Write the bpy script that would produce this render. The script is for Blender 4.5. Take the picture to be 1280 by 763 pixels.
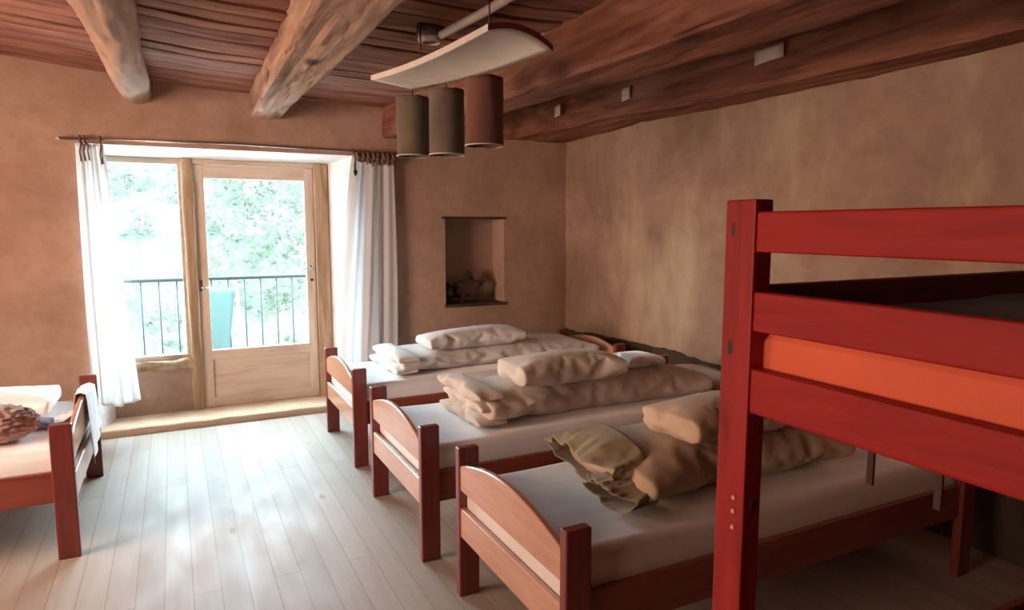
import bpy, bmesh, math, random
from mathutils import Vector, Matrix, noise
random.seed(7)
for o in list(bpy.data.objects): bpy.data.objects.remove(o)
S = bpy.context.scene; COL = S.collection
PI = math.pi

# ------------------------------------------------ camera
F = 838.0
PITCH = math.atan((381.5-283)/F); YAW = math.atan(425/(F/math.cos(PITCH)))
cam = bpy.data.cameras.new('camera'); cam.sensor_width = 36; cam.lens = F/1280*36; cam.clip_start = .02; cam.clip_end = 500
camo = bpy.data.objects.new('camera', cam); COL.objects.link(camo)
camo.location = (0, 0, 1.49); camo.rotation_euler = (PI/2-PITCH, 0, -YAW)
S.camera = camo
# ------------------------------------------------ sky and exposure
W = bpy.data.worlds.new('sky'); S.world = W; W.use_nodes = True
nt = W.node_tree; bg = nt.nodes['Background']
bg.inputs[0].default_value = (.66, .86, 1.0, 1); bg.inputs[1].default_value = 20
def portal(name, x0, x1, z0, z1, y):
    l = bpy.data.lights.new(name, 'AREA'); l.shape = 'RECTANGLE'; l.size = x1-x0; l.size_y = z1-z0
    l.cycles.is_portal = True
    o = bpy.data.objects.new(name, l); COL.objects.link(o)
    o.location = ((x0+x1)/2, y, (z0+z1)/2); o.rotation_euler = (-PI/2, 0, 0)
portal('daylight_portal', -.45, 1.17, .05, 2.0, 5.93)
def fill_light(name, loc, rot, sx, sy, power, col, spread=125):
    l = bpy.data.lights.new(name, 'AREA'); l.shape = 'RECTANGLE'; l.size = sx; l.size_y = sy; l.energy = power; l.color = col; l.spread = math.radians(spread)
    o = bpy.data.objects.new(name, l); COL.objects.link(o); o.location = loc; o.rotation_euler = rot
# soft warm fill lights added on the unseen left side to brighten the room
fill_light('left_side_fill', (-2.6, 3.2, 1.45), (0, -PI/2+.08, .42), 1.3, 2.0, 70, (1.0, .70, .54))
fill_light('left_near_fill', (-2.6, .95, 1.35), (0, -PI/2+.06, -.04), 1.1, 1.6, 13, (1.0, .66, .50), 96)
S.view_settings.view_transform = 'Standard'; S.view_settings.look = 'None'
S.view_settings.gamma = 1; S.view_settings.use_curve_mapping = False
S.view_settings.exposure = .60

# ------------------------------------------------ materials
def newmat(name):
    m = bpy.data.materials.new(name); m.use_nodes = True
    n = m.node_tree.nodes; return m, m.node_tree, n['Principled BSDF']
def link(t, a, b): t.links.new(a, b)
def ramp(t, fac, stops):
    r = t.nodes.new('ShaderNodeValToRGB'); e = r.color_ramp.elements
    e[0].position, e[0].color = stops[0][0], (*stops[0][1], 1)
    e[1].position, e[1].color = stops[-1][0], (*stops[-1][1], 1)
    for p, c in stops[1:-1]:
        k = e.new(p); k.color = (*c, 1)
    link(t, fac, r.inputs[0]); return r.outputs[0]
def coords(t, scale=(1, 1, 1), rot=(0, 0, 0)):
    c = t.nodes.new('ShaderNodeTexCoord'); m = t.nodes.new('ShaderNodeMapping')
    m.inputs['Scale'].default_value = scale; m.inputs['Rotation'].default_value = rot
    link(t, c.outputs['Object'], m.inputs[0]); return m.outputs[0]
def ntex(t, vec, scale, detail=6, rough=.55, dist=0):
    n = t.nodes.new('ShaderNodeTexNoise'); n.inputs['Scale'].default_value = scale
    n.inputs['Detail'].default_value = detail; n.inputs['Roughness'].default_value = rough
    n.inputs['Distortion'].default_value = dist
    link(t, vec, n.inputs['Vector']); return n.outputs['Fac']
def mixc(t, fac, a, b, mode='MIX'):
    m = t.nodes.new('ShaderNodeMix'); m.data_type = 'RGBA'; m.blend_type = mode
    for s, v in ((m.inputs[0], fac), (m.inputs[6], a), (m.inputs[7], b)):
        if hasattr(v, 'links') : link(t, v, s)
        elif isinstance(v, (int, float)): s.default_value = v
        else: s.default_value = (*v, 1)
    return m.outputs[2]
def bump(t, p, h, strength, dist=.01):
    b = t.nodes.new('ShaderNodeBump'); b.inputs['Strength'].default_value = strength
    b.inputs['Distance'].default_value = dist
    link(t, h, b.inputs['Height']); link(t, b.outputs[0], p.inputs['Normal'])
def wood(name, dark, mid, light, axis='x', rough=.45, coat=0, fine=1.0, bstr=.25, knots=True, spec=.5, bd=.004):
    m, t, p = newmat(name)
    k = {'x': 0, 'y': 1, 'z': 2}[axis]
    s = [16*fine]*3; s[k] = 2.0*fine
    v = coords(t, tuple(s))
    n1 = ntex(t, v, 1.4, 8, .6, .6)
    s2 = [60*fine]*3; s2[k] = 2*fine
    n2 = ntex(t, coords(t, tuple(s2)), 1, 3)
    c = ramp(t, n1, [(.28, dark), (.5, mid), (.75, light)])
    c = mixc(t, ramp(t, n2, [(.35, (.25,)*3), (.6, (0,)*3)]), c, dark)
    if knots:
        s3 = [5*fine]*3; s3[k] = 2.2*fine
        vo = t.nodes.new('ShaderNodeTexVoronoi'); vo.inputs['Scale'].default_value = 1.0
        link(t, coords(t, tuple(s3)), vo.inputs['Vector'])
        kf = ramp(t, vo.outputs['Distance'], [(.05, (1,)*3), (.13, (0,)*3)])
        c = mixc(t, kf, c, tuple(x*.35 for x in dark))
    link(t, c, p.inputs['Base Color'])
    p.inputs['Roughness'].default_value = rough; p.inputs['Specular IOR Level'].default_value = spec
    if coat: p.inputs['Coat Weight'].default_value = coat; p.inputs['Coat Roughness'].default_value = .15
    bump(t, p, n1, bstr, bd)
    return m
def plaster(name, a, b, c, bstr=.5, patch=None):
    m, t, p = newmat(name)
    v = coords(t)
    n1 = ntex(t, v, 1.3, 8, .62, .5); n2 = ntex(t, v, 9, 8, .65); n3 = ntex(t, v, 45, 4)
    col = ramp(t, n1, [(.3, a), (.5, b), (.72, c)])
    col = mixc(t, ramp(t, n2, [(.3, (.35,)*3), (.55, (0,)*3)]), col, tuple(x*.8 for x in a))
    if patch:
        st = ntex(t, coords(t, (1, 1.0, .45)), 1.3, 7, .6)
        col = mixc(t, ramp(t, st, [(.50, (0,)*3), (.68, (.75,)*3)]), col, patch)
    link(t, col, p.inputs['Base Color']); p.inputs['Roughness'].default_value = .9
    p.inputs['Specular IOR Level'].default_value = .15
    ad = t.nodes.new('ShaderNodeMath'); ad.operation = 'MULTIPLY_ADD'; ad.inputs[1].default_value = .25
    link(t, n3, ad.inputs[0]); link(t, n2, ad.inputs[2])
    bump(t, p, ad.outputs[0], bstr, .012)
    return m
def cloth(name, col, rough=.85, sheen=.2, var=.12, trans=0):
    m, t, p = newmat(name)
    n = ntex(t, coords(t), 6, 5)
    c = ramp(t, n, [(.3, tuple(x*(1-var) for x in col)), (.7, col)])
    link(t, c, p.inputs['Base Color']); p.inputs['Roughness'].default_value = rough
    p.inputs['Sheen Weight'].default_value = sheen; p.inputs['Specular IOR Level'].default_value = .2
    w = ntex(t, coords(t), 22, 5, .6, .8); bump(t, p, w, .22, .008)
    if trans:
        tr = t.nodes.new('ShaderNodeBsdfTranslucent'); link(t, c, tr.inputs[0])
        mx = t.nodes.new('ShaderNodeMixShader'); mx.inputs[0].default_value = trans
        out = t.nodes['Material Output']
        link(t, p.outputs[0], mx.inputs[1]); link(t, tr.outputs[0], mx.inputs[2]); link(t, mx.outputs[0], out.inputs[0])
    return m
def plain(name, col, rough=.5, metal=0):
    m, t, p = newmat(name)
    n = ntex(t, coords(t), 12, 5)
    link(t, ramp(t, n, [(.3, tuple(x*.8 for x in col)), (.7, col)]), p.inputs['Base Color'])
    p.inputs['Roughness'].default_value = rough; p.inputs['Metallic'].default_value = metal
    return m

M = {}
M['wall'] = plaster('ochre_plaster', (.33, .195, .14), (.44, .28, .205), (.52, .35, .26))
M['wall_r'] = plaster('mottled_plaster', (.27, .165, .115), (.39, .255, .18), (.48, .33, .235), .9, (.60, .47, .31))
M['wall_low'] = plaster('dark_lower_wall', (.04, .03, .022), (.075, .055, .04), (.11, .08, .055), .8)
M['white'] = plaster('white_lime_paint', (.68, .64, .60), (.76, .73, .70), (.82, .80, .77), .3)
M['step'] = plaster('worn_step', (.50, .34, .22), (.62, .45, .31), (.70, .54, .40), .4)
M['ceil'] = wood('old_ceiling_boards', (.11, .038, .025), (.29, .12, .078), (.47, .22, .145), 'x', .8, 0, .55, .9, False, .2, .012)
M['beam'] = wood('hewn_beam_wood', (.17, .08, .05), (.42, .25, .17), (.60, .41, .30), 'y', .8, 0, .5, 1, True, .2, .015)
M['beam_dark'] = wood('dark_beam_wood', (.08, .028, .018), (.26, .10, .06), (.44, .21, .13), 'y', .75, 0, .45, 1, True, .25, .015)
M['log'] = wood('log_wood', (.30, .18, .13), (.42, .26, .19), (.52, .34, .25), 'y', .75, 0, .35, .6, False, .2, .015)
M['frame_wood'] = wood('window_frame_wood', (.50, .36, .27), (.65, .50, .38), (.73, .58, .46), 'z', .5, 0, .7, .2, False)
M['frame_wood_h'] = wood('window_frame_wood_crosswise', (.50, .36, .27), (.65, .50, .38), (.73, .58, .46), 'x', .5, 0, .7, .2, False)
M['rough_wood'] = wood('rough_post_wood', (.20, .11, .06), (.42, .26, .15), (.60, .42, .27), 'z', .7, 0, .6, .8, True)
M['post'] = wood('mahogany_stain_post', (.13, .022, .017), (.20, .036, .028), (.26, .052, .038), 'z', .35, .3, 1, .12)
M['board'] = wood('bed_board_varnish', (.44, .20, .12), (.55, .28, .175), (.62, .34, .22), 'y', .3, .5, .8, .08, False)
M['rail'] = wood('bed_rail_stain', (.18, .035, .022), (.27, .06, .037), (.34, .085, .055), 'x', .35, .3, .8, .12, False)
M['strap'] = plain('dark_strap', (.09, .04, .025), .8)
M['bunk_post'] = wood('red_bunk_post', (.17, .010, .009), (.33, .019, .015), (.42, .028, .02), 'z', .5, 0, .8, .3, True, .25)
M['bunk_rail'] = wood('red_bunk_rail', (.24, .012, .010), (.35, .019, .015), (.42, .025, .018), 'y', .5, 0, 1.1, .4, False, .2)
M['bunk_side'] = wood('red_bunk_side', (.10, .008, .007), (.16, .011, .010), (.22, .016, .013), 'x', .5, 0, 1, .3, False)
M['sheet'] = cloth('white_sheet', (.90, .90, .90), .6, .05, .04)
M['sheet_p'] = cloth('pinkish_sheet', (.80, .70, .62), .85, .05)
for k_ in ('sheet', 'sheet_p'):     # smooth percale: a soft sheen towards the window
    q_ = M[k_].node_tree.nodes['Principled BSDF']
    q_.inputs['Sheen Weight'].default_value = 1; q_.inputs['Sheen Roughness'].default_value = .35
    q_.inputs['Specular IOR Level'].default_value = .6; q_.inputs['Roughness'].default_value = .42
M['duvet'] = cloth('offwhite_duvet', (.72, .68, .63))
M['duvet_b'] = cloth('beige_duvet', (.66, .55, .46))
M['duvet_o'] = cloth('ochre_duvet', (.56, .41, .27), .85, .2, .25)
M['cover_olive'] = cloth('olive_cover', (.36, .27, .15), .85, .2, .35)
M['pillow_b'] = cloth('cream_pillow', (.70, .60, .50))
M['pillow_o'] = cloth('tan_pillow', (.64, .44, .30))
M['curtain'] = cloth('white_curtain', (.90, .89, .89), .9, .1, .03, .62)
M['pink'] = cloth('pink_fleece', (.52, .30, .26), .95, .6, .35)
M['bluecloth'] = cloth('blue_cloth', (.28, .40, .58), .9, .2, .5)
M['orange'] = cloth('orange_sheet', (.82, .155, .075), .7, .2, .1)
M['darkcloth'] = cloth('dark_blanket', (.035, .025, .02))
M['iron'] = plain('dark_iron', (.06, .045, .04), .45, .7)
M['iron_rod'] = plain('worn_steel_rod', (.35, .27, .23), .3, .9)
M['chrome'] = plain('chrome', (.7, .7, .7), .2, 1)
M['white_plastic'] = plain('white_plastic', (.62, .52, .48), .4)
M['grille'] = plain('grey_grille', (.15, .09, .08), .5)
M['paper'] = plain('aged_paper', (.82, .66, .50), .9)
M['leather'] = plain('brown_tie', (.17, .09, .06), .7)
M['shade_green'] = cloth('olive_felt', (.155, .115, .085), .95, .2, .35)
M['shade_red'] = cloth('rust_felt', (.17, .070, .05), .95, .2, .3)
M['cream_board'] = plaster('cream_board', (.56, .48, .40), (.66, .58, .50), (.74, .67, .59), .15)
M['red_edge'] = plain('red_edge', (.26, .05, .035), .6)
M['tin'] = plain('dark_bark_strip', (.035, .018, .012), .8)
M['dark_wood'] = wood('dark_shelf_wood', (.03, .015, .01), (.07, .035, .022), (.12, .06, .04), 'x', .8, 0, .8, .6, False)
M['teal'] = cloth('teal_canvas', (.085, .155, .15))
M['rail_paint'] = plain('grey_green_paint', (.022, .032, .030), .6)
M['concrete'] = plaster('pale_concrete', (.08, .08, .075), (.10, .10, .095), (.13, .13, .12))
M['dowel'] = plain('pale_dowel', (.75, .35, .22), .5)
M['hill'] = plaster('hillside_grass', (.045, .056, .042), (.07, .08, .06), (.10, .11, .085))
M['leaf'] = cloth('hill_leaves', (.15, .165, .12), .8, 0, .3, .45)

# floor: long pale boards along Y
def floor_mat():
    m, t, p = newmat('pale_floorboards')
    br = t.nodes.new('ShaderNodeTexBrick')
    c = coords(t, (1, 1, 1), (0, 0, PI/2))
    link(t, c, br.inputs['Vector'])
    br.inputs['Scale'].default_value = 1; br.inputs['Brick Width'].default_value = 2.1
    br.inputs['Row Height'].default_value = .105; br.inputs['Mortar Size'].default_value = .0018
    br.inputs['Mortar Smooth'].default_value = .2
    br.offset = .37; br.offset_frequency = 3
    br.inputs['Color1'].default_value = (.47, .41, .36, 1); br.inputs['Color2'].default_value = (.39, .325, .27, 1)
    br.inputs['Mortar'].default_value = (.27, .20, .15, 1)
    g = ntex(t, coords(t, (16, .9, 1)), 1.5, 8, .6, .8)
    col = mixc(t, ramp(t, g, [(.3, (.35,)*3), (.6, (0,)*3)]), br.outputs['Color'], (.34, .25, .18))
    vo = t.nodes.new('ShaderNodeTexVoronoi'); vo.inputs['Scale'].default_value = 1
    link(t, coords(t, (4, 1.7, 1)), vo.inputs['Vector'])
    col = mixc(t, ramp(t, vo.outputs['Distance'], [(.04, (.8,)*3), (.09, (0,)*3)]), col, (.25, .15, .09))
    link(t, col, p.inputs['Base Color'])
    rr = ntex(t, coords(t, (3, 1, 1)), 2.5, 5)
    link(t, ramp(t, rr, [(.3, (.46,)*3), (.7, (.62,)*3)]), p.inputs['Roughness'])
    p.inputs['Specular IOR Level'].default_value = .32
    p.inputs['Coat Weight'].default_value = 0
    ad = t.nodes.new('ShaderNodeMath'); ad.operation = 'MULTIPLY_ADD'; ad.inputs[1].default_value = -2.0
    link(t, br.outputs['Fac'], ad.inputs[0]); link(t, g, ad.inputs[2])
    bump(t, p, ad.outputs[0], .25, .003)
    return m
M['floor'] = floor_mat()
def glass_mat():
    m, t, p = newmat('window_glass'); t.nodes.remove(p)
    tr = t.nodes.new('ShaderNodeBsdfTransparent'); gl = t.nodes.new('ShaderNodeBsdfGlossy')
    gl.inputs['Roughness'].default_value = .02; tr.inputs[0].default_value = (.97, .99, .98, 1)
    mx = t.nodes.new('ShaderNodeMixShader'); mx.inputs[0].default_value = .05
    link(t, tr.outputs[0], mx.inputs[1]); link(t, gl.outputs[0], mx.inputs[2])
    link(t, mx.outputs[0], t.nodes['Material Output'].inputs[0]); return m
M['glass'] = glass_mat()

# ------------------------------------------------ mesh helpers
class MB:
    def __init__(s): s.v = []; s.f = []; s.m = []; s.sm = []
    def add(s, verts, faces, mi=0, smooth=False):
        b = len(s.v); s.v += [tuple(v) for v in verts]
        for f in faces: s.f.append([b+i for i in f]); s.m.append(mi); s.sm.append(smooth)
        return s
    def bm(s, bm, mi=0, smooth=False):
        bm.verts.index_update()
        s.add([v.co for v in bm.verts], [[v.index for v in f.verts] for f in bm.faces], mi, smooth); bm.free(); return s
    def box(s, a, b, bev=.003, mi=0, seg=2):
        bm = bmesh.new(); bmesh.ops.create_cube(bm, size=1)
        for v in bm.verts:
            v.co = Vector([(a[i]+b[i])/2 + v.co[i]*(b[i]-a[i]) for i in range(3)])
        if bev: bmesh.ops.bevel(bm, geom=bm.edges[:], offset=bev, segments=seg, affect='EDGES', profile=.6)
        return s.bm(bm, mi)
    def prism(s, poly, z0, z1, axis='z', mi=0, side=None):
        # poly: list of (a,b); extruded along axis
        def P(a, b, c): return {'z': (a, b, c), 'y': (a, c, b), 'x': (c, a, b)}[axis]
        n = len(poly); vs = [P(a, b, z0) for a, b in poly]+[P(a, b, z1) for a, b in poly]
        s.add(vs, [list(range(n))[::-1], list(range(n, 2*n))], mi)
        for i in range(n):
            j = (i+1) % n
            s.add([vs[i], vs[j], vs[n+j], vs[n+i]], [[0, 1, 2, 3]], side[i] if side else mi)
        return s
    def tube(s, pts, r, n=10, mi=0, cap=True, smooth=True):
        pts = [Vector(p) for p in pts]; rs = r if isinstance(r, (list, tuple)) else [r]*len(pts)
        rings = []; up = Vector((0, 0, 1))
        for i, p in enumerate(pts):
            d = (pts[min(i+1, len(pts)-1)]-pts[max(i-1, 0)]).normalized()
            a = d.cross(up if abs(d.z) < .95 else Vector((1, 0, 0))).normalized(); b = d.cross(a)
            rings.append([p+a*math.cos(2*PI*k/n)*rs[i]+b*math.sin(2*PI*k/n)*rs[i] for k in range(n)])
        vs = [v for R in rings for v in R]
        fs = [[i*n+k, i*n+(k+1) % n, (i+1)*n+(k+1) % n, (i+1)*n+k] for i in range(len(pts)-1) for k in range(n)]
        s.add(vs, fs, mi, smooth)
        if cap:
            s.add(rings[0], [list(range(n))[::-1]], mi); s.add(rings[-1], [list(range(n))], mi)
        return s
    def grid(s, fn, nu, nv, mi=0, smooth=True, closev=False):
        vs = [fn(i/nu, j/nv) for i in range(nu+1) for j in range(nv if closev else nv+1)]
        w = nv if closev else nv+1
        fs = [[i*w+j, (i+1)*w+j, (i+1)*w+(j+1) % w, i*w+(j+1) % w] for i in range(nu) for j in range(nv)]
        return s.add(vs, fs, mi, smooth)
    def build(s, name, mats, parent=None, label=None, weld=True):
        me = bpy.data.meshes.new(name)
        off = ORG.get(parent, Vector((0, 0, 0))) if parent else Vector((0, 0, 0))
        me.from_pydata([Vector(v)-off for v in s.v], [], s.f)
        for m in (mats if isinstance(mats, (list, tuple)) else [mats]): me.materials.append(M[m])
        me.polygons.foreach_set('material_index', s.m); me.polygons.foreach_set('use_smooth', s.sm)
        bm = bmesh.new(); bm.from_mesh(me)
        if weld: bmesh.ops.remove_doubles(bm, verts=bm.verts[:], dist=1e-5)
        bmesh.ops.recalc_face_normals(bm, faces=bm.faces[:]); bm.to_mesh(me); bm.free()
        o = bpy.data.objects.new(name, me); COL.objects.link(o)
        if parent: o.parent = parent
        if label: o['label'] = label
        return o
ORG = {}
def thing(name, loc, label, cat, group=None, rz=0):
    o = bpy.data.objects.new(name, None); o.empty_display_size = .1; COL.objects.link(o)
    o.location = loc; o.rotation_euler.z = rz; ORG[o] = Vector(loc)
    return tag(o, label, cat, group)
def local(name, loc, label, cat, group=None, rz=0):   # parts are given in the thing's own axes
    o = thing(name, loc, label, cat, group, rz); ORG[o] = Vector((0, 0, 0)); return o
def tag(o, label, cat, group=None):
    o['label'] = label; o['category'] = cat
    if group: o['group'] = group
    return o
def struct(o): o['kind'] = 'structure'; return o
def N(x, y, z, s=1): return noise.noise(Vector((x*s, y*s, z*s)))
def lerp(t, pts):
    if t <= pts[0][0]: return pts[0][1]
    for (a, va), (b, vb) in zip(pts, pts[1:]):
        if t <= b: return va+(vb-va)*(t-a)/(b-a)
    return pts[-1][1]

# ------------------------------------------------ room shell
XR, YB, XL, YF = 3.28, 5.40, -2.75, -1.6
H = 2.75
struct(MB().box((XL-.2, YF-.2, -.15), (XR+.2, YB+.5, 0), 0).build('floor', 'floor'))
OL, OR, OT = -.53, 1.31, 2.045    # opening at the inner face
b = MB()
b.prism([(XL-.2, YB), (OL, YB), (-.45, 5.75), (-.45, 5.92), (XL-.2, 5.92)], 0, H, 'z', 0, [0, 1, 0, 0, 0])
b.prism([(OR, YB), (2.08, YB), (2.08, 5.92), (1.17, 5.92), (1.17, 5.75)], 0, H, 'z', 0, [0, 0, 0, 1, 1])
b.prism([(OL, YB), (OR, YB), (OR, 5.92), (OL, 5.92)], OT, H, 'z', 0)
b.add([(OL, YB, OT), (OR, YB, OT), (1.17, 5.75, 2.0), (-.45, 5.75, 2.0)], [[0, 1, 2, 3]], 1)
b.add([(-.45, 5.75, 2.0), (1.17, 5.75, 2.0), (1.17, 5.92, 2.0), (-.45, 5.92, 2.0)], [[0, 1, 2, 3]], 1)
b.prism([(2.08, YB), (2.64, YB), (2.64, 5.92), (2.08, 5.92)], 0, .80, 'z')
b.prism([(2.08, YB), (2.64, YB), (2.64, 5.92), (2.08, 5.92)], 1.56, H, 'z')
b.prism([(2.08, 5.64), (2.64, 5.64), (2.64, 5.92), (2.08, 5.92)], .80, 1.56, 'z')
b.prism([(2.64, YB), (XR+.2, YB), (XR+.2, 5.92), (2.64, 5.92)], 0, H, 'z')
struct(b.build('wall_back', ['wall', 'white'], weld=False))
# right wall: wavy plaster
def wr(u, v):
    y = YF+(YB-YF)*u; z = H*v
    return (XR+.015*N(y, z, 1, 1.6)+.006*N(y, z, 4, 6), y, z)
b = MB().grid(wr, 140, 56)
b.box((XR+.06, YF, 0), (XR+.2, YB+.02, H), 0)
struct(b.build('wall_right', 'wall_r'))
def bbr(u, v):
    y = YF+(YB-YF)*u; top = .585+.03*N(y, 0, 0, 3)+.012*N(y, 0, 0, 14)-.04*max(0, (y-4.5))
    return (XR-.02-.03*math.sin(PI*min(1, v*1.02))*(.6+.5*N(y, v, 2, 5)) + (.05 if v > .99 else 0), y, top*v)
struct(MB().grid(bbr, 200, 14).build('wall_right_low_band', 'wall_low'))  # dark rough band with an uneven top edge along the lower right wall
struct(MB().box((XL-.2, YF-.2, 0), (XL, YB, H), 0).build('wall_left', 'wall'))
struct(MB().box((XL, YF-.2, 0), (XR+.2, YF, H), 0).build('wall_front', 'wall'))
def zc(x): return lerp(x, [(XL, 2.66), (-.9, 2.575), (.23, 2.475), (1.5, 2.435), (1.9, 2.47), (2.3, 2.57), (3.3, 2.60)])
b = MB(); y = YB+.02
k = 0
while y > YF:
    w = random.uniform(.11, .22); y0 = y-w
    dz = random.uniform(-.010, .010); tl = random.uniform(-.006, .006); ph = random.uniform(0, 50)
    nx = 60
    def pf(u, v, y0=y0, y=y, dz=dz, tl=tl, ph=ph):
        x = XL+(XR-XL)*u
        prof = [(0, .03), (0, .004), (.10, 0), (.5, -.003), (.9, 0), (1, .004), (1, .03)][int(round(v*6))]
        yy = y0+.006+(y-y0-.012)*prof[0]+.007*N(x, ph, 0, 2.5)*(1 if prof[0] < .5 else -1)
        return (x, yy, zc(x)+dz+tl*(prof[0]-.5)*2+prof[1]+.006*N(x, yy+ph, 0, 3))
    b.grid(pf, nx, 6, 0, False)
    y = y0
b.prism([(XL-.2, YF-.2), (XR+.2, YF-.2), (XR+.2, YB+.5), (XL-.2, YB+.5)], 2.72, 2.85, 'z')
struct(b.build('ceiling', 'ceil', weld=False))
# step below window and door
def stepf(u, v):
    x = OL+(OR-OL)*u+(0); pr = [(0, 0), (0, .4), (0, .8), (.012, 1), (.1, 1.03), (.5, 1), (1, 1)][int(round(v*6))]
    return (x, YB-.015+.39*pr[0]+.006*N(x, 0, pr[1], 5), .05*pr[1]+.004*N(x, pr[0], 0, 7)*(pr[1] > 0))
struct(MB().grid(stepf, 60, 6).build('trim_1', 'step'))
# niche lintel and shelf
b = MB(); b.box((2.05, YB-.008, 1.553), (2.66, 5.66, 1.572), .003)
struct(b.build('trim_2', 'dark_wood'))
b = MB(); b.box((2.07, YB-.02, .79), (2.645, 5.64, .815), .004)
struct(b.build('trim_3', 'dark_wood'))

# ------------------------------------------------ window_1 (left) and door_1
w = thing('window_1', (-.17, 5.75, .05), '', ''); del w['label'], w['category']; struct(w)
b = MB(); b.box((-.45, 5.75, 1.955), (.085, 5.82, 2.0), .004); b.box((-.45, 5.75, .42), (.085, 5.82, .50), .004)
b.box((-.45, 5.75, .50), (-.41, 5.82, 1.955), .004); b.box((.055, 5.75, .50), (.085, 5.82, 1.955), .004)
b.build('window_frame', 'frame_wood_h', w)
MB().box((-.41, 5.782, .50), (.055, 5.788, 1.955), 0).build('glass_pane', 'glass', w)
def apr(u, v):
    x = -.46+.56*u; return (x, 5.735+.012*N(x, v, 3, 8), .04+.36*v)
b = MB().grid(apr, 30, 14); b.box((-.46, 5.76, .04), (.10, 5.90, .42), .0)
b.build('apron', 'wall', w)
def crum(u, v):
    x = -.45+.56*u; a = PI*v
    r = .028+.018*N(x, a, 0, 9)
    return (x, 5.74-r*math.sin(a)*1.3, .425-math.cos(a)*(r+.012)+.008*N(x, 1, 0, 12))
MB().grid(crum, 70, 8).build('crumbling_sill', 'rough_wood', w)
# rough mullion
def mull(u, v):
    z = .04+1.96*u; a = 2*PI*v
    r = 1/max(abs(math.cos(a)), abs(math.sin(a))); r = min(r, 1.25)
    return (.121+.040*r*math.cos(a)+.008*N(z, 0, a, 2.5), 5.765+.05*r*math.sin(a)+.006*N(z, 3, a, 5), z)
MB().grid(mull, 60, 24, closev=True).build('mullion', 'rough_wood', w)
d = thing('door_1', (.6, 5.77, .05), '', ''); del d['label'], d['category']; struct(d)
b = MB()
b.box((1.06, 5.72, .04), (1.17, 5.85, 2.0), .006)
b.build('jamb', 'rough_wood', d)
MB().box((.155, 5.73, 1.965), (1.06, 5.84, 2.0), .004).build('head_rail', 'frame_wood_h', d)
b = MB()
X0, X1, Z0, Z1 = .158, 1.055, .052, 1.962
b.box((X0, 5.75, Z0), (.236, 5.80, Z1), .005); b.box((.982, 5.75, Z0), (X1, 5.80, Z1), .005)
b.build('stile', 'frame_wood', d)
b = MB(); b.box((.234, 5.751, 1.858), (.984, 5.799, Z1-.001), .005); b.box((.234, 5.751, .435), (.984, 5.799, .512), .005); b.box((.234, 5.751, Z0+.001), (.984, 5.799, .13), .005)
b.build('cross_rail', 'frame_wood_h', d)
MB().box((.230, 5.768, .12), (.99, 5.79, .445), 0).build('lower_panel', 'frame_wood_h', d)
MB().box((.232, 5.772, .508), (.986, 5.778, 1.862), 0).build('glass_pane', 'glass', d)
b = MB(); b.box((.170, 5.742, .985), (.190, 5.75, 1.075), .003); b.tube([(.18, 5.745, 1.015), (.18, 5.71, 1.015), (.19, 5.703, 1.012), (.265, 5.70, 1.008)], .0065)
b.build('window_latch', 'chrome', d)
b = MB(); b.box((1.008, 5.744, 1.125), (1.03, 5.752, 1.165), .003); b.tube([(1.02, 5.745, 1.145), (1.02, 5.705, 1.145), (1.01, 5.70, 1.145), (.93, 5.698, 1.148)], .0065)
b.build('door_handle', 'chrome', d)
MB().tube([(1.022, 5.742, 1.045), (1.022, 5.752, 1.045)], .012, 14).build('keyhole', 'iron', d)

# ------------------------------------------------ outside
struct(MB().box((-1.6, 5.93, -.15), (2.6, 7.0, .03), .01).build('balcony_floor', 'concrete'))
r = thing('balcony_railing', (.5, 6.9, .03), 'grey-green metal railing with thin upright bars outside the glass door', 'railing')
MB().tube([(-1.5, 6.9, 1.0), (2.5, 6.9, 1.0)], .021, 12).build('top_rail', 'rail_paint', r)
MB().tube([(-1.5, 6.9, .12), (2.5, 6.9, .12)], .012, 8).build('bottom_rail', 'rail_paint', r)
x = -1.45
while x < 2.5:
    MB().tube([(x, 6.9, .12), (x, 6.9, 1.0)], .0065, 8).build('baluster', 'rail_paint', r); x += .146
for x in (-1.5, 2.5): MB().tube([(x, 6.9, .03), (x, 6.9, 1.02)], .02, 10).build('post', 'rail_paint', r)
c = thing('deck_chair', (.28, 6.4, .03), 'folding chair with teal canvas back standing on the balcony', 'chair')
def cv(u, v):
    x = .06+.43*u; z = .93-.55*v; taper = .10*v
    return (x-(taper if u > .5 else -taper)*abs(u-.5)*2, 6.62-.28*v+.03*math.sin(PI*u)*1.0, z)
o = MB().grid(cv, 12, 12).build('canvas_back', 'teal', c); o.modifiers.new('s', 'SOLIDIFY').thickness = .006
def cs(u, v): return (.09+.37*u, 6.34-.36*v, .39+.05*v-.04*math.sin(PI*v))
o = MB().grid(cs, 10, 10).build('canvas_seat', 'teal', c); o.modifiers.new('s', 'SOLIDIFY').thickness = .006
for s in (.05, .50):
    MB().tube([(s, 6.64, .96), (s, 6.35, .38), (s, 6.16, .035)], .014, 8).build('frame_rail', 'frame_wood', c)
    MB().tube([(s, 5.99, .45), (s, 6.34, .39), (s, 6.62, .035)], .014, 8).build('leg', 'frame_wood', c)
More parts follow.
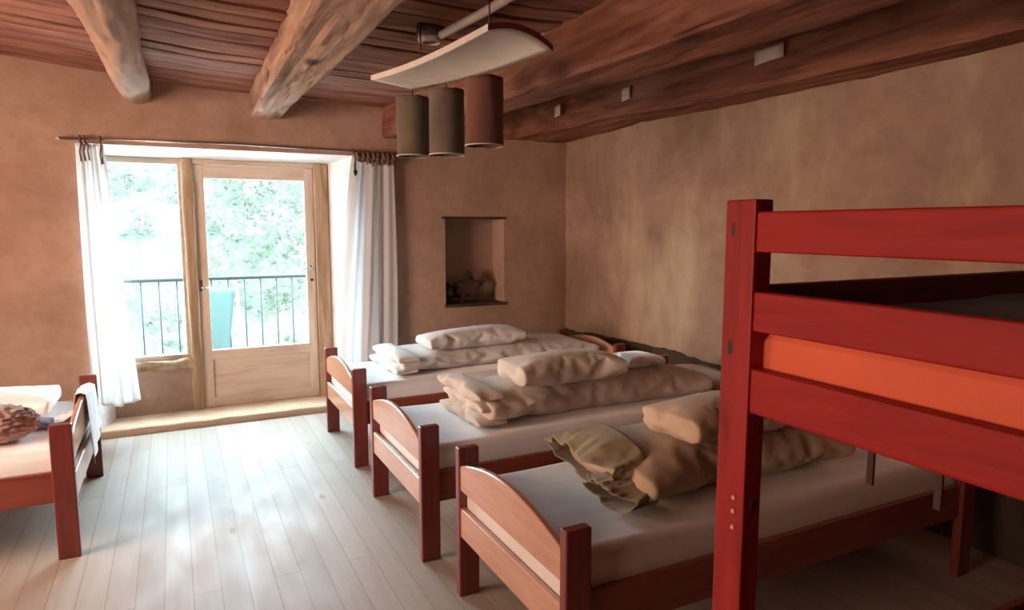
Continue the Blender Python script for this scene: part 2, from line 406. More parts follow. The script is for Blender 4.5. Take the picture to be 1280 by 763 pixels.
# hillside across the valley
def hf(u, v):
    x = -60+110*u; y = 20+45*v; z = -9+18*v**1.1+1.4*N(x, y, 0, .12)+.7*N(x, y, 5, .4)+.45*N(x, y, 8, 1.1)
    return (x, y, z)
struct(MB().grid(hf, 260, 130).build('hillside', 'hill'))
b = MB(); vs = []; fs = []
for i in range(700):     # loose leafy crowns
    u, v = random.random(), random.random()**.8
    p = Vector(hf(u, v)); R0 = random.uniform(.5, 1.5)*(1+.3*v)
    for k in range(130):
        d = Vector((random.gauss(0, 1), random.gauss(0, 1), random.gauss(0, 1))).normalized()*R0*random.uniform(.45, 1)
        c = p+Vector((d.x, d.y, d.z*1.25+R0*.7)); e1 = Vector((random.gauss(0, 1), random.gauss(0, 1), random.gauss(0, 1))).normalized()
        e2 = e1.cross(Vector((random.gauss(0, 1), random.gauss(0, 1), random.gauss(0, 1)))).normalized(); q = R0*random.uniform(.06, .15)
        n_ = len(vs); vs += [c-e1*q-e2*q*.5, c+e1*q-e2*q*.6, c+e1*q*.7+e2*q*.6, c-e1*q*.8+e2*q*.5]; fs.append([n_, n_+1, n_+2, n_+3])
b.add(vs, fs)
o = b.build('hillside_bushes', 'leaf', weld=False); tag(o, 'pale sunlit bushes and trees covering the hillside beyond the balcony', 'bushes'); o['kind'] = 'stuff'

# ------------------------------------------------ beams
def sweep(ys, sec, n=28, p=5, amp=.008, fr=4, seed=0):
    # sec(y) -> x0,x1,z0,z1 ; p=2 is round, anything else a chamfered box
    ch = .14; per = []
    if p == 2: per = [(math.cos(2*PI*k/36), math.sin(2*PI*k/36)) for k in range(36)]
    else:
        c = [(-1, -1+ch), (-1, 1-ch), (-1+ch, 1), (1-ch, 1), (1, 1-ch), (1, -1+ch), (1-ch, -1), (-1+ch, -1)]
        for k in range(8):
            a, b = c[k], c[(k+1) % 8]; m = 8 if k % 2 == 0 else 3
            per += [(a[0]+(b[0]-a[0])*i/m, a[1]+(b[1]-a[1])*i/m) for i in range(m)]
    n = len(per); nu = 260
    def fn(u, v):
        y = ys[0]+(ys[1]-ys[0])*u; x0, x1, z0, z1 = sec(y); ca, sa = per[int(round(v*n)) % n]
        dx = amp*1.6*N(ca*1.2+seed, sa*1.2, y*.8, 1)+amp*.8*N(ca*3+seed, sa*3, y*3.5, 1)+amp*.35*N(ca*9, sa*9+seed, y*9, 1)
        cr = -amp*1.4*max(0, 1-abs(N(ca*2.6, sa*2.6, y*.55+seed, 1))*14)
        l = math.hypot(ca, sa)
        return ((x0+x1)/2+(x1-x0)/2*ca+(dx+cr)*ca/l, y, (z0+z1)/2+(z1-z0)/2*sa+(dx+cr)*sa/l)
    b = MB().grid(fn, nu, n, closev=True, smooth=(p == 2))
    for u in (0, 1): b.add([fn(u, j/n) for j in range(n)], [list(range(n))])
    return b
o = sweep((YB+.03, YF), lambda y: (-.275-.022*(YB-y), -.088+.0*(YB-y), 2.312-.0*(YB-y)-.0, 2.515), 28, 2, .012, 3).build('log_beam', 'log')
tag(o, 'round barked log beam crossing the ceiling at the left', 'beam')
o = sweep((YB+.03, YF), lambda y: (.555-.018*(YB-y), .765+.012*(YB-y), 2.29, 2.50), 36, 7, .008, 4, 5).build('ceiling_beam', 'beam')
tag(o, 'pale squared ceiling beam with knots ending above the glass door', 'beam')
bl = [(YF, 1.76), (1.74, 1.745), (3.48, 1.705), (4.6, 1.64), (5.4, 1.55)]
brr = [(YF, 2.16), (1.5, 2.135), (1.9, 2.13), (2.64, 2.07), (3.14, 1.985), (3.92, 1.92), (5.4, 1.80)]
o = sweep((YB+.03, YF), lambda y: (lerp(y, bl), lerp(y, brr), 2.20, 2.60), 40, 8, .009, 4, 9).build('ceiling_beam', 'beam_dark')
tag(o, 'thick dark brown beam beside the hanging lampshades, second from the right wall', 'beam')
wl = [(YF, 3.03), (1.5, 3.03), (2.5, 3.0), (3.6, 2.96), (4.7, 2.88), (5.45, 2.58)]
o = sweep((YB+.03, YF), lambda y: (lerp(y, wl), XR+.06, lerp(y, [(1.5, 2.27), (3.3, 2.265), (4.3, 2.29), (5.4, 2.25)]), 2.66), 40, 6, .010, 4, 14).build('wall_beam', 'beam_dark')
tag(o, 'gnarled beam running along the top of the right wall with paper tags', 'beam')

# ------------------------------------------------ smoke detector, conduit, paper tags
dloc = Vector((1.17, 3.20, 2.43))
t_ = thing('smoke_detector', dloc, 'round smoke detector with pale ring on the ceiling boards', 'smoke detector')
def lathe(b, c, prof, n=28, mi=0):
    def fn(u, v):
        i = u*(len(prof)-1); k = min(int(i+1e-6), len(prof)-1); r, z = prof[k]
        return (c[0]+r*math.cos(2*PI*v), c[1]+r*math.sin(2*PI*v), c[2]+z)
    return b.grid(fn, len(prof)-1, n, mi, True, True)
lathe(MB(), dloc, [(.0, .03), (.068, .03), (.068, -.02), (.060, -.035), (.056, -.036)]).build('housing', 'grille', t_)
lathe(MB(), dloc, [(.060, -.030), (.064, -.042), (.056, -.054), (.040, -.058), (.036, -.050), (.042, -.040)]).build('ring', 'white_plastic', t_)
lathe(MB(), dloc, [(.040, -.046), (.03, -.05), (.0, -.05)]).build('grille', 'grille', t_)
o = MB().tube([(1.20, 3.13, 2.40), (1.235, 2.7, 2.395), (1.28, 2.0, 2.40), (1.30, 1.2, 2.40)], .020, 12).build('cable_conduit', 'white_plastic')
tag(o, 'grey-white plastic conduit running from the smoke detector along the ceiling', 'conduit')
lo = (0.12, 2.92, 2.495)
def papertag(p, w, h, lab):
    b = MB()
    b.grid(lambda u, v: (p[0]-.004-.006*math.sin(PI*u), p[1]+w*(.5-u), p[2]+h*(v-.5)+.01*(u-.5)), 4, 4)
    o = b.build('paper_tag', 'paper'); o.modifiers.new('s', 'SOLIDIFY').thickness = .002
    tag(o, lab, 'paper tag', 'paper tags on the wall beam')

# pixel helper used only to place small tags on the beam face
def onX(px_, py_, X):
    fw = Vector((math.sin(YAW)*math.cos(PITCH), math.cos(YAW)*math.cos(PITCH), -math.sin(PITCH)))
    rt = Vector((math.cos(YAW), -math.sin(YAW), 0)); up = rt.cross(fw)
    dd = fw+rt*(px_-640)/F+up*(381.5-py_)/F
    return Vector((0, 0, 1.49))+dd*(X/dd.x)
papertag(onX(697.5, 139, 2.80), .085, .085, 'small pale paper tag nearest the back wall on the wall beam')
papertag(onX(783, 118, 2.915), .095, .085, 'middle pale paper tag on the wall beam')
papertag(onX(962, 68, 2.975), .20, .075, 'wide faded brown paper tag nearest the camera on the wall beam')

# ------------------------------------------------ pendant lamp
pl = thing('pendant_lamp', (1.15, 2.9, 2.2), 'long cream board hung from the ceiling with three felt shades in a row', 'lamp')
A, B_, C_, D_ = (.905, 3.33, 2.2), (1.16, 3.46, 2.2), (1.335, 2.30, 2.2), (.996, 2.16, 2.2)
def bf(u, v, dz=0):
    l = Vector(A).lerp(Vector(D_), u); rr = Vector(B_).lerp(Vector(C_), u); p = l.lerp(rr, v)
    p.z += -.018*math.sin(PI*u)-.035*(v-.5)**2*4*u+dz - .012*u; return p
b = MB(); b.grid(lambda u, v: bf(u, v), 24, 12); b.grid(lambda u, v: bf(u, v, .022), 24, 12)
for e in ((lambda t, k: bf(0, t, .022*k)), (lambda t, k: bf(t, 0, .022*k)), (lambda t, k: bf(t, 1, .022*k)), (lambda t, k: bf(1, t, .022*k))):
    b.grid(lambda u, v: e(u, v), 24, 1, 1 if e(1, 0).x > 1.3 and e(0, 0).x < 1.0 else 0, False)
b.build('board', ['cream_board', 'red_edge'], pl)
for (sx, sy) in ((1.10, 3.15), (1.16, 2.5)):
    MB().tube([(sx, sy, 2.21), (sx, sy, 2.47)], .003, 6).build('hanging_wire', 'iron', pl)
for i, (sx, sy, zt, hh, mt, lab) in enumerate([(1.180, 3.52, 2.168, .305, 'shade_green', None), (1.262, 3.235, 2.165, .318, 'shade_green', None), (1.318, 2.90, 2.165, .305, 'shade_red', 'rust-brown felt lampshade')]):
    r_ = .088
    def sh(u, v, sx=sx, sy=sy, zt=zt, hh=hh, r_=r_, i=i):
        a = 2*PI*v; z = zt-hh*u
        rr = r_*(1+.03*N(math.cos(a)*2, math.sin(a)*2, z*6+i*9, 1))
        return (sx+rr*math.cos(a), sy+rr*math.sin(a), z+.006*N(math.cos(a)*3, math.sin(a)*3, i*4, 1.5))
    o = MB().grid(sh, 14, 40, closev=True).build('lamp_shade', mt, pl, lab); o.modifiers.new('s', 'SOLIDIFY').thickness = .004; ORG[o] = ORG[pl]
    b = MB()
    ring = [(sx+(r_+.001)*math.cos(2*PI*k/36), sy+(r_+.001)*math.sin(2*PI*k/36), zt-hh+.002) for k in range(37)]
    b.tube(ring, .0035, 6, cap=False)
    b.build('hem_wire', 'white_plastic', o)
    b = MB(); b.tube([(sx, sy, 2.215), (sx, sy, zt+.01), (sx, sy, zt-.08)], .003, 6)
    b.tube([(sx-r_, sy, zt-.004), (sx, sy, zt+.012), (sx+r_, sy, zt-.004)], .003, 6)
    lathe(b, (sx, sy, zt-.10), [(.0, .03), (.018, .03), (.018, -.03), (.0, -.03)], 12)
    b.build('cord', 'iron', pl)

# ------------------------------------------------ curtain rod and curtains
RY = 5.345
r = thing('curtain_rod', (.5, RY, 2.08), 'thin dark metal curtain rod above the window and glass door', 'curtain rod')
b = MB(); b.tube([(-.63, RY, 2.065), (.4, RY, 2.085), (1.62, RY, 2.07), (1.95, RY, 2.07)], .009, 10); b.build('rod', 'iron_rod', r)
MB().tube([(-.65, RY, 2.065), (-.628, RY, 2.065)], [.006, .015], 10).build('finial', 'white_plastic', r)
for x in (-.61, 1.90):
    MB().tube([(x, RY, 2.068), (x, YB+.01, 2.068)], .006, 8).build('bracket', 'iron', r)
def curtain(xl, xr, zt, zb, seed, folds, amp, label, hem):
    c = thing('curtain', ((xl(0)+xr(0))/2, RY, zt), label, 'curtain')
    def fn(u, v):
        x = xl(v)+(xr(v)-xl(v))*u
        a = amp*(.6+.6*v)
        yy = RY-.012+a*math.sin(2*PI*folds*u+1.2*N(v*1.5, seed, u*2)+seed)+.5*a*math.sin(2*PI*folds*2.3*u+seed*2+v*2)
        x += .01*math.sin(2*PI*folds*u*1.5+seed+v*3)*v
        return (x, yy, zt+(zb(u)-zt)*v+.004*math.sin(2*PI*folds*u))
    o = MB().grid(fn, 110, 70).build('panel', 'curtain', c); o.modifiers.new('s', 'SOLIDIFY').thickness = .0015
    return c, fn
c, fn = curtain(lambda v: -.545+.0*v-.01*math.sin(PI*v), lambda v: -.385+.115*v**.8, 2.035, lambda u: .235+.06*abs(u-.55), 1.0, 3, .014,
                'narrow white curtain hanging left of the window, ending above the floor', .25)
def loop(c, x, drop, s=1.0, bow=True, w=.0045):
    b = MB(); pts = []
    for k in range(13):
        a = 2*PI*k/12; pts.append((x+.004*math.sin(a*2), RY+.016*math.sin(a), 2.075-.004+.018*math.cos(a)))
    b.tube(pts, w, 6)
    b.tube([(x, RY-.016, 2.062), (x+.006, RY-.03, 2.03), (x-.004, RY-.034, 2.07-drop*.6), (x+.003, RY-.032, 2.07-drop)], [w, w*1.3, w, w*1.2], 6)
    b.tube([(x, RY-.016, 2.062), (x+.022*s, RY-.03, 2.02), (x+.018*s, RY-.034, 2.07-drop*.55), (x+.024*s, RY-.032, 2.07-drop*.97)], [w, w*1.3, w, w*1.2], 6)
    return b.build('tie', 'leather', c)
loop(c, -.515, .155); loop(c, -.49, .15); loop(c, -.40, .17, .4)
c, fn = curtain(lambda v: 1.285-.16*min(1, v*1.3)**.8+.04*max(0, v-.75), lambda v: 1.615+.01*math.sin(3*v), 2.035, lambda u: .035, 2.4, 2.5, .022,
                'long white curtain hanging right of the glass door behind the bed', .03)
loop(c, 1.30, .19, .3)
for i in range(7):
    x = 1.35+.04*i
    b = MB(); s = random.uniform(.8, 1.3)
    for sg in (-1, 1):
        pts = []
        for k in range(9):
            a = PI*k/8
            pts.append((x+sg*.030*s*math.sin(a)*(.5+.5*k/8), RY-.02-.02*math.sin(a), 2.066-.045*s*(1-math.cos(a))/2*1.5+.006*random.random()))
        b.tube(pts, [.010+.006*math.sin(PI*k/8) for k in range(9)], 6)
    b.tube([(x, RY-.025, 2.05), (x+.012, RY-.04, 2.0), (x+.004*i, RY-.04, 1.985-.012*(i % 3)*s)], [.008, .009, .004], 6)
    b.build('tie', 'leather', c)
MB().box((1.288, RY-.05, 1.895), (1.315, RY-.035, 1.925), .003).build('clip', 'iron', c)

# ------------------------------------------------ stars in the niche
def star(loc, R, tilt, label):
    b = MB(); n = 10
    out = []; inn = []
    for k in range(n):
        rr = R if k % 2 == 0 else R*.50; a = PI/2+2*PI*k/n
        out.append((rr*math.cos(a), rr*math.sin(a))); q = rr-(.046 if k % 2 == 0 else .020); inn.append((q*math.cos(a), q*math.sin(a)))
    ct, st = math.cos(tilt), math.sin(tilt)
    def T(p, y): x, z = p[0]*ct-p[1]*st, p[0]*st+p[1]*ct; return (loc[0]+x, loc[1]+y, loc[2]+z)
    for k in range(n):
        j = (k+1) % n
        q = [T(out[k], 0), T(out[j], 0), T(inn[j], 0), T(inn[k], 0), T(out[k], .05), T(out[j], .05), T(inn[j], .05), T(inn[k], .05)]
        b.add(q, [[0, 1, 2, 3], [4, 5, 6, 7], [0, 1, 5, 4], [3, 2, 6, 7]])
    o = b.build('star_ornament', 'tin'); tag(o, label, 'star ornament'); return o
star((2.345, 5.47, .948), .155, .03, 'larger upright open star of dark strips standing in the wall niche')
star((2.185, 5.53, .905), .105, .42, 'small tilted dark star leaning behind the larger star in the niche')

# ------------------------------------------------ beds
def bed_parts(root, wd, L=2.04):
    h = wd/2
    pw, pd = .088, .038
    def end(x0, face):       # face: +1 boards near x0 side
        for s in (-1, 1):
            y0 = s*h-(pd if s > 0 else 0)
            b = MB(); b.box((x0, y0, 0), (x0+pw, y0+pd, .62), .007, 0, 3); b.build('leg', 'post', root)
        bx0, bx1 = (x0+.006, x0+.030) if face < 0 else (x0+pw-.030, x0+pw-.006)
        ya, yb = -h+pd-.012, h-pd+.012; n = 28
        for nm, zf0, zf1 in (('arched_board', lambda t: .448, lambda t: .545+.072*math.sin(PI*t)**.9), ('lower_board', lambda t: .255, lambda t: .375)):
            b = MB()
            top = [(ya+(yb-ya)*k/n, zf1(k/n)) for k in range(n+1)]; bot = [(ya+(yb-ya)*k/n, zf0(k/n)) for k in range(n+1)]
            e = .004
            secs = [(bx0, e), (bx0+e, 0), (bx1-e, 0), (bx1, e)]
            vs = []
            for k in range(n+1):
                ring = [(x, top[k][0], top[k][1]-d_) for x, d_ in secs]+[(x, bot[k][0], bot[k][1]+d_) for x, d_ in secs[::-1]]
                vs += ring
            fs = [[k*8+i, k*8+(i+1) % 8, (k+1)*8+(i+1) % 8, (k+1)*8+i] for k in range(n) for i in range(8)]
            fs += [list(range(8)), [n*8+i for i in range(8)]]
            b.add(vs, fs); b.build(nm, 'board', root)
    end(0, -1); end(L-pw, 1)
    for s in (-1, 1):
        y0 = s*(h-.018); ya, yb = sorted((y0, y0-s*.024))
        MB().box((pw-.004, ya, .262), (L-pw+.004, yb, .405), .004).build('side_rail', 'rail', root)
    b = MB()
    for k in range(13):
        x = .12+k*(L-.24)/12; b.box((x-.035, -h+.04, .275), (x+.035, h-.04, .295), .002)
    o = b.build('slats', 'board', root)
def mattress(cx0, cx1, cy, wd, z0, z1, mat, label, name='mattress', seed=0, group=None):
    def fn(u, v):
        # wrap across y
        y0, y1 = cy-wd/2, cy+wd/2
        x = cx0+(cx1-cx0)*u
        per = [(y0+.02, z0), (y0, z0+.03), (y0-.004, (z0+z1)/2), (y0, z1-.035), (y0+.012, z1-.012), (y0+.035, z1)]
        n = 40; j = v*n; 
        m_ = 20
        if j <= 5: y, z = per[int(round(j))]
        elif j >= n-5: y, z = per[int(round(n-j))]; y = 2*cy-y
        else: t = (j-5)/(n-10); y = y0+.035+(wd-.07)*t; z = z1
        e = min(u, 1-u); k = max(0, 1-e/.02); z -= .03*k*k*(z > (z0+z1)/2)
        wr_ = .007*N(x, y, seed, 3)+.003*abs(N(x*1.0, y*5+seed, 0, 2.2))
        if z >= z1-.05: z += wr_
        else: y += (.003*N(x*6, z*2, seed, 1.5))*(1 if y < cy else -1)
        return (x, y, z)
    b = MB().grid(fn, 100, 40)
    for u in (0, 1): b.add([fn(u, j/40) for j in range(41)], [list(range(41))])
    o = b.build(name, mat); tag(o, label, 'mattress', group); return o
FX = .935
def copy_tree(o, parent=None):
    c = o.copy(); COL.objects.link(c); c.parent = parent
    for ch in list(o.children): copy_tree(ch, c)
    return c
G = 'single beds in a row along the right wall'
proto = local('single_bed', (FX, 4.445, 0), 'red-brown wooden bed nearest the back wall, its foot beside the white curtain', 'bed', G)
bed_parts(proto, .85)
b2 = copy_tree(proto); b2.location = (FX-.018, 3.13, 0); b2['label'] = 'red-brown wooden bed in the middle of the row of three'
b3 = copy_tree(proto); b3.location = (FX+.025, 1.985, 0); b3['label'] = 'red-brown wooden bed of the row nearest the red bunk bed'
lb = local('single_bed', (-.445, 4.03, 0), 'red-brown wooden bed alone at the left wall beneath the short curtain', 'bed', None, PI)
bed_parts(lb, 1.14)
mattress(FX+.035, FX+1.98, 4.445, .755, .296, .505, 'sheet', 'white sheeted mattress on the bed by the back wall', seed=1)
mattress(FX+.025, FX+1.97, 3.13, .755, .296, .505, 'sheet', 'pale sheeted mattress on the middle bed of the row', seed=5)
mattress(FX+.058, FX+2.00, 1.985, .755, .296, .505, 'sheet_p', 'pinkish sheeted mattress on the bed beside the bunk', seed=9)
mattress(-2.43, -.48, 4.03, 1.05, .296, .490, 'sheet', 'white sheeted mattress on the lone bed at the left', seed=12)
# ------------------------------------------------ bedding
def sim_bag(L, W, Hh, seed, grow=.06, pressure=2.0, frames=26, res=.02, stiff=.2, seam=.8, pre=.015, endgrow=.35, p=4, ends=.25):
    """stuffed cloth bag: a box of cloth with surplus fabric, inflated until it creases"""
    nx, ny, nz = max(4, int(L/res)), max(4, int(W/res)), max(3, int(Hh/res))
    bm = bmesh.new(); vd = {}
    def V(i, j, k):
        if (i, j, k) not in vd:
            x, y, z = (i/nx-.5)*L, (j/ny-.5)*W, (k/nz-.5)*Hh
            a_, b_ = 2*y/W, 2*z/Hh; mm = max(abs(a_), abs(b_))
            if mm > 0:
                rr = (abs(a_)**p+abs(b_)**p)**(1/p); y *= mm/rr; z *= mm/rr
            n = noise.noise_vector(Vector((x*5+seed, y*5, z*5)))*pre+noise.noise_vector(Vector((x*14+seed, y*14, z*14)))*pre*.6
            vd[(i, j, k)] = bm.verts.new((x+n.x, y+n.y, z+n.z))
        return vd[(i, j, k)]
    for i in range(nx):
        for j in range(ny):
            for k in (0, nz): bm.faces.new([V(i, j, k), V(i+1, j, k), V(i+1, j+1, k), V(i, j+1, k)])
        for k in range(nz):
            for j in (0, ny): bm.faces.new([V(i, j, k), V(i+1, j, k), V(i+1, j, k+1), V(i, j, k+1)])
    for j in range(ny):
        for k in range(nz):
            for i in (0, nx): bm.faces.new([V(i, j, k), V(i, j+1, k), V(i, j+1, k+1), V(i, j, k+1)])
    bmesh.ops.recalc_face_normals(bm, faces=bm.faces[:])
    bm.verts.index_update(); wt = {q: v.index for q, v in vd.items()}
    me = bpy.data.meshes.new('bag'); bm.to_mesh(me); bm.free()
    o = bpy.data.objects.new('bag', me); COL.objects.link(o)
    vg = o.vertex_groups.new(name='g')
    for (i, j, k), v in wt.items():
        w = max(0, (abs(i/nx-.5)*2-1+ends)/ends)
        if seam:
            if j == 0 and k == nz: w = 0
            elif (k == nz and j <= 2) or (j == 0 and k >= nz-2): w = max(w, seam)
            if i in (0, nx) and (j in (0, ny) or k in (0, nz)): w = 0
        vg.add([v], w, 'REPLACE')
    c = o.modifiers.new('c', 'CLOTH'); q = c.settings
    q.quality = 5; q.mass = .3; q.tension_stiffness = 15; q.compression_stiffness = 15; q.shear_stiffness = 5; q.bending_stiffness = stiff
    q.use_pressure = True; q.uniform_pressure_force = pressure
    q.shrink_min = -grow; q.shrink_max = -endgrow; q.vertex_group_shrink = 'g'
    q.effector_weights.gravity = 0; q.air_damping = 3
    c.collision_settings.use_collision = False; c.collision_settings.use_self_collision = False
    c.point_cache.frame_start = 1; c.point_cache.frame_end = frames+1
    for f in range(1, frames+1): S.frame_set(f)
    ev = o.evaluated_get(bpy.context.evaluated_depsgraph_get()); m2 = bpy.data.meshes.new_from_object(ev)
    vs = [v.co.copy() for v in m2.vertices]; fs = [list(f.vertices) for f in m2.polygons]
    bpy.data.objects.remove(o); bpy.data.meshes.remove(m2); S.frame_set(1)
    mn = Vector([min(v[i] for v in vs) for i in range(3)]); mx = Vector([max(v[i] for v in vs) for i in range(3)])
    out = []
    for v in vs:
        u = Vector([(v[i]-mn[i])/(mx[i]-mn[i]) for i in range(3)])
        if not (u.x == u.x and abs(u.x) < 10): u = Vector((.5, .5, .5))
        u.z = max(0, (u.z-.14)/.86)
        out.append(u)
    return out, fs
def bundle(name, x0, x1, y0, y1, z0, z1, mat, label, cat, seed, yaw=0, tilt=0, folds=0, fold_len=.16, sag=0, **kw):
    us, fs = sim_bag(x1-x0, y1-y0, z1-z0, seed, **kw)
    cx, cy = (x0+x1)/2, (y0+y1)/2; c_, s_ = math.cos(yaw), math.sin(yaw)
    def place(u, a0, a1, b0, b1, h0, h1):
        x = a0+(a1-a0)*u.x; y = b0+(b1-b0)*u.y; z = h0+(h1-h0)*u.z*(1-sag*(u.x-.5)*2)
        dx, dy = x-cx, y-cy
        return (cx+dx*c_-dy*s_, cy+dx*s_+dy*c_, z+tilt*(u.x-.5)*2*min(1, u.z*3))
    b = MB(); b.add([place(u, x0, x1, y0, y1, z0, z1) for u in us], fs, 0, True)
    h = (z1-z0)
    for k in range(folds):      # folded layers of the quilt showing at the end
        u2, f2 = sim_bag(fold_len, (y1-y0)*.9, h/folds*1.15, seed+9+k*3, grow=.15, endgrow=.55, ends=.9, pressure=1.2, seam=.7, res=.014, pre=.014, p=2.5, frames=22)
        zz = z0+k*h*.93/folds; ox = [.0, .022, -.004, .015][k % 4]
        b.add([place(u, x0-.045+ox, x0-.045+ox+fold_len, y0+.012+.01*k, y1-.03+.012*k, zz, min(z1+.004, zz+h/folds*1.12)) for u in u2], f2, 0, True)
    o = b.build(name, mat, weld=False); m_ = o.modifiers.new('s', 'SUBSURF'); m_.levels = 1; m_.render_levels = 1
    tag(o, label, cat); return o
SM = .508
bundle('rolled_duvet', 1.29, 2.86, 4.16, 4.85, SM, .655, 'duvet', 'rolled white duvet on the bed by the back wall', 'duvet', 3, yaw=.02, folds=2, pressure=1.2, p=5)
bundle('pillow', 1.50, 2.26, 4.22, 4.56, .640, .775, 'duvet', 'rolled white pillow on top of the duvet by the back wall', 'pillow', 8, res=.016, tilt=.012, p=3)
bundle('rolled_duvet', 1.30, 2.74, 2.83, 3.43, SM, .708, 'duvet_b', 'long rolled beige duvet on the middle bed', 'duvet', 15, folds=3, grow=.07, pressure=1.5, p=5)
bundle('pillow', 1.47, 2.13, 2.79, 3.15, .693, .843, 'pillow_b', 'cream rolled pillow on top of the middle bed duvet', 'pillow', 22, res=.014, seam=1, endgrow=.45, p=4)
bundle('folded_towel', 2.24, 2.50, 2.98, 3.26, .690, .76, 'sheet', 'small folded white cloth behind the cream pillow on the middle bed', 'towel', 27, res=.014, p=5)
bundle('rolled_duvet', 1.36, 2.45, 1.70, 2.30, SM, .722, 'duvet_o', 'bulging ochre duvet bundle on the bed beside the bunk', 'duvet', 31, grow=.07, endgrow=.5, ends=.4, p=2.6, pressure=1.8)
bundle('pillow', 1.57, 2.24, 1.72, 2.06, .705, .855, 'pillow_o', 'tan rolled pillow on the ochre duvet bundle beside the bunk', 'pillow', 37, res=.015, p=3.5)
# the open mouth of the ochre duvet's cover: loose pleated cloth past the stuffed end
for o in bpy.data.objects:
    if o.get('label', '').startswith('bulging ochre'): duv3 = o
def mouth(cy, cz, ry, rz, xa, xb, seed, flare, shut, slant=0):
    def fn(u, v):
        a = 2*PI*v; c_, s_ = math.cos(a), math.sin(a)
        pl_ = 1.25*noise.noise(Vector((c_*2.6+seed, s_*2.6, u*.9)))+.45*noise.noise(Vector((c_*6, s_*6+seed, u*1.6)))+.25*noise.noise(Vector((c_*3, s_*3, u*6+seed)))
        r = 1+flare*u**1.5+.20*u**.7*pl_
        x = xa+(xb-xa)*u+.05*u*noise.noise(Vector((c_*1.2, s_*1.2, seed)))+.03*abs(c_)*u
        z = cz+rz*(1-shut*u)*r*s_*(abs(c_)**3*.2+1)+.012*u*pl_-slant*u
        return (x, cy+ry*r*c_+slant*.4*u, max(z, SM+.003+.010*u*(1+pl_)))
    return fn
for args, nm in (((2.05, .635, .215, .095, 1.46, 1.295, 3, .10, .55, .02), 'cover_opening'), ((1.86, .565, .12, .05, 1.44, 1.28, 11, .25, .45, .0), 'cover_flap')):
    o = MB().grid(mouth(*args), 20, 160, closev=True).build(nm, 'cover_olive', duv3, 'dark olive crumpled open end of the cover')
    o.modifiers.new('s', 'SOLIDIFY').thickness = .003

# left bed things
bundle('rolled_duvet', -1.85, -.60, 4.08, 4.52, .494, .650, 'sheet', 'rolled white duvet on the lone bed at the left', 'duvet', 43, p=6, pressure=1)
bundle('folded_blanket', -.86, -.585, 3.89, 4.05, .494, .54, 'bluecloth', 'blue patterned folded blanket in front of the white duvet at the left', 'blanket', 47, res=.016, p=5)
# pink fleece cushion
def fl(u, v):
    a = PI*u; bb = 2*PI*v
    x, y, z = math.sin(a)*math.cos(bb), math.sin(a)*math.sin(bb), math.cos(a)
    k = 1+.09*N(x, y, z, 9)+.06*N(x+5, y, z, 22)
    return (-.81+.20*k*x, 3.76+.14*k*y, max(.494, .58+.09*k*z))
o = MB().grid(fl, 90, 120, closev=True).build('fleece_cushion', 'pink'); tag(o, 'fluffy dusty-pink cushion on the lone bed at the left', 'cushion')
# sheet corner hanging over the foot of the left bed
def hs(u, v):
    y = 3.98+.44*u; top = .560+.072*math.sin(PI*min(1, max(0, (y-3.50)/1.06)))**.9
    pts = [(q[0]+.052, q[1]) for q in [(-.64, .499), (-.60, .502), (-.560, .53), (-.545, top+.004), (-.522, top+.012), (-.498, top+.002), (-.490, .50), (-.485, .40), (-.480, .27+.10*u)]]
    f = v*(len(pts)-1); i = min(int(f), len(pts)-2); t = f-i
    x = pts[i][0]+(pts[i+1][0]-pts[i][0])*t; z = pts[i][1]+(pts[i+1][1]-pts[i][1])*t
    return (x+.012*v*abs(math.sin(u*9+v*2)), y+.02*math.sin(v*5), z)
o = MB().grid(hs, 40, 48).build('draped_sheet', 'sheet'); o.modifiers.new('s', 'SOLIDIFY').thickness = .002
tag(o, 'white sheet corner draped over the footboard of the lone left bed', 'sheet')

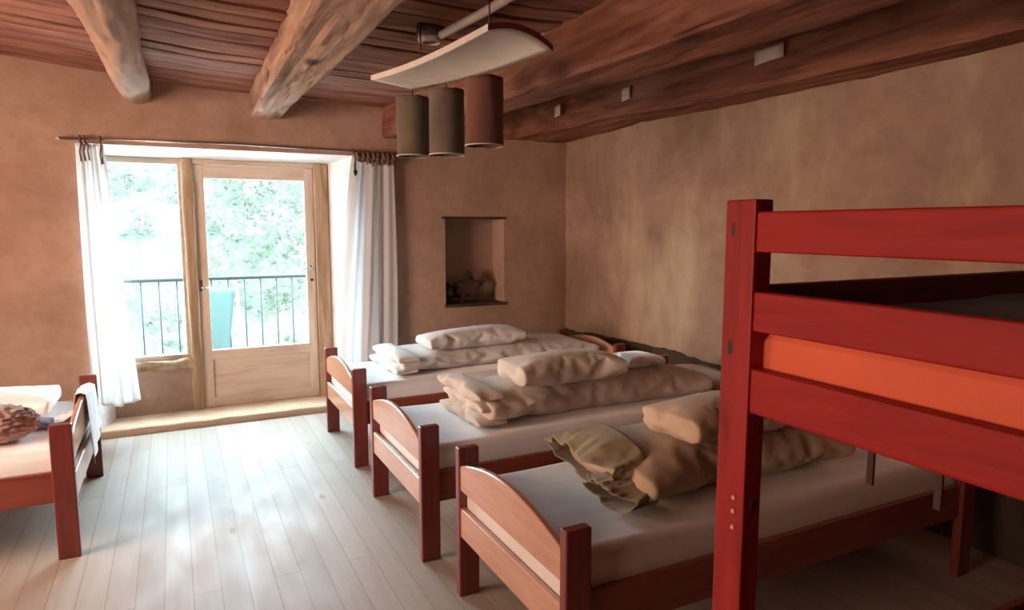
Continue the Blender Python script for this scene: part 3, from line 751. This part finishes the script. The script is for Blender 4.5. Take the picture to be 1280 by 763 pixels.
# ------------------------------------------------ bunk bed
bk = thing('bunk_bed', (2.05, .52, 0), 'tall bright red wooden bunk bed at the right edge', 'bunk bed')
BY0, BY1, BX0, BX1 = .02, 1.025, 1.0, 3.14
for (x0, x1) in ((BX0, BX0+.048), (BX1-.048, BX1)):
    for (y0, y1) in ((BY1-.077, BY1), (BY0, BY0+.077)):
        MB().box((x0, y0, 0), (x1, y1, 1.542), .004, 0, 2).build('post', 'bunk_post', bk)
for x0 in (BX0+.006, BX1-.034):
    for nm, z0, z1 in (('top_rail', 1.440, 1.518), ('middle_rail', 1.285, 1.363), ('lower_rail', 1.120, 1.210), ('bottom_rail', .30, .42), ('bottom_rail', .48, .56)):
        MB().box((x0, BY0+.07, z0), (x0+.028, BY1-.068, z1), .006, 0, 3).build(nm, 'bunk_rail', bk)
for y0 in (BY1-.055, BY0+.027):
    for nm, z0, z1 in (('side_rail', 1.10, 1.21), ('guard_rail', 1.29, 1.372), ('side_rail', .28, .40)):
        MB().box((BX0+.045, y0, z0), (BX1-.045, y0+.026, z1), .005).build(nm, 'bunk_side', bk)
b = MB()
for k in range(14):
    x = 1.14+k*.14; b.box((x-.04, BY0+.05, 1.115), (x+.04, BY1-.05, 1.135), .002)
b.build('upper_slats', 'bunk_side', bk)
b = MB()
for k in range(14):
    x = 1.14+k*.14; b.box((x-.04, BY0+.05, .295), (x+.04, BY1-.05, .315), .002)
b.build('lower_slats', 'bunk_side', bk)
for z in (.937, .908, .874):
    MB().tube([(BX0+.002, .974, z), (BX0-.003, .974, z)], [.0055, .0045], 12).build('dowel', 'dowel', bk, 'pale dowel end')
for (x, y) in ((1.4, .953), (1.4, .80)):
    MB().box((x-.004, y-.008, .90), (x+.004, y+.008, 1.12), .002).build('strap', 'strap', bk)
M['knot'] = plain('dark_knot', (.03, .006, .005), .6)
for (c_, r_) in (((BX0+.001, 1.003, 1.484), (.0022, .006, .016)), ((BX0+.001, 1.000, 1.246), (.0022, .008, .018)), ((BX0+.026, BY1-.078, .925), (.008, .0025, .012))):
    MB().grid(lambda u, v: (c_[0]+r_[0]*math.sin(PI*u)*math.cos(2*PI*v), c_[1]+r_[1]*math.sin(PI*u)*math.sin(2*PI*v), c_[2]+r_[2]*math.cos(PI*u)), 10, 16, closev=True).build('knot', 'knot', bk, 'dark wood knot')
mattress(1.038, 3.08, .52, .90, 1.137, 1.298, 'orange', 'orange-red sheeted mattress on the upper bunk', seed=21)

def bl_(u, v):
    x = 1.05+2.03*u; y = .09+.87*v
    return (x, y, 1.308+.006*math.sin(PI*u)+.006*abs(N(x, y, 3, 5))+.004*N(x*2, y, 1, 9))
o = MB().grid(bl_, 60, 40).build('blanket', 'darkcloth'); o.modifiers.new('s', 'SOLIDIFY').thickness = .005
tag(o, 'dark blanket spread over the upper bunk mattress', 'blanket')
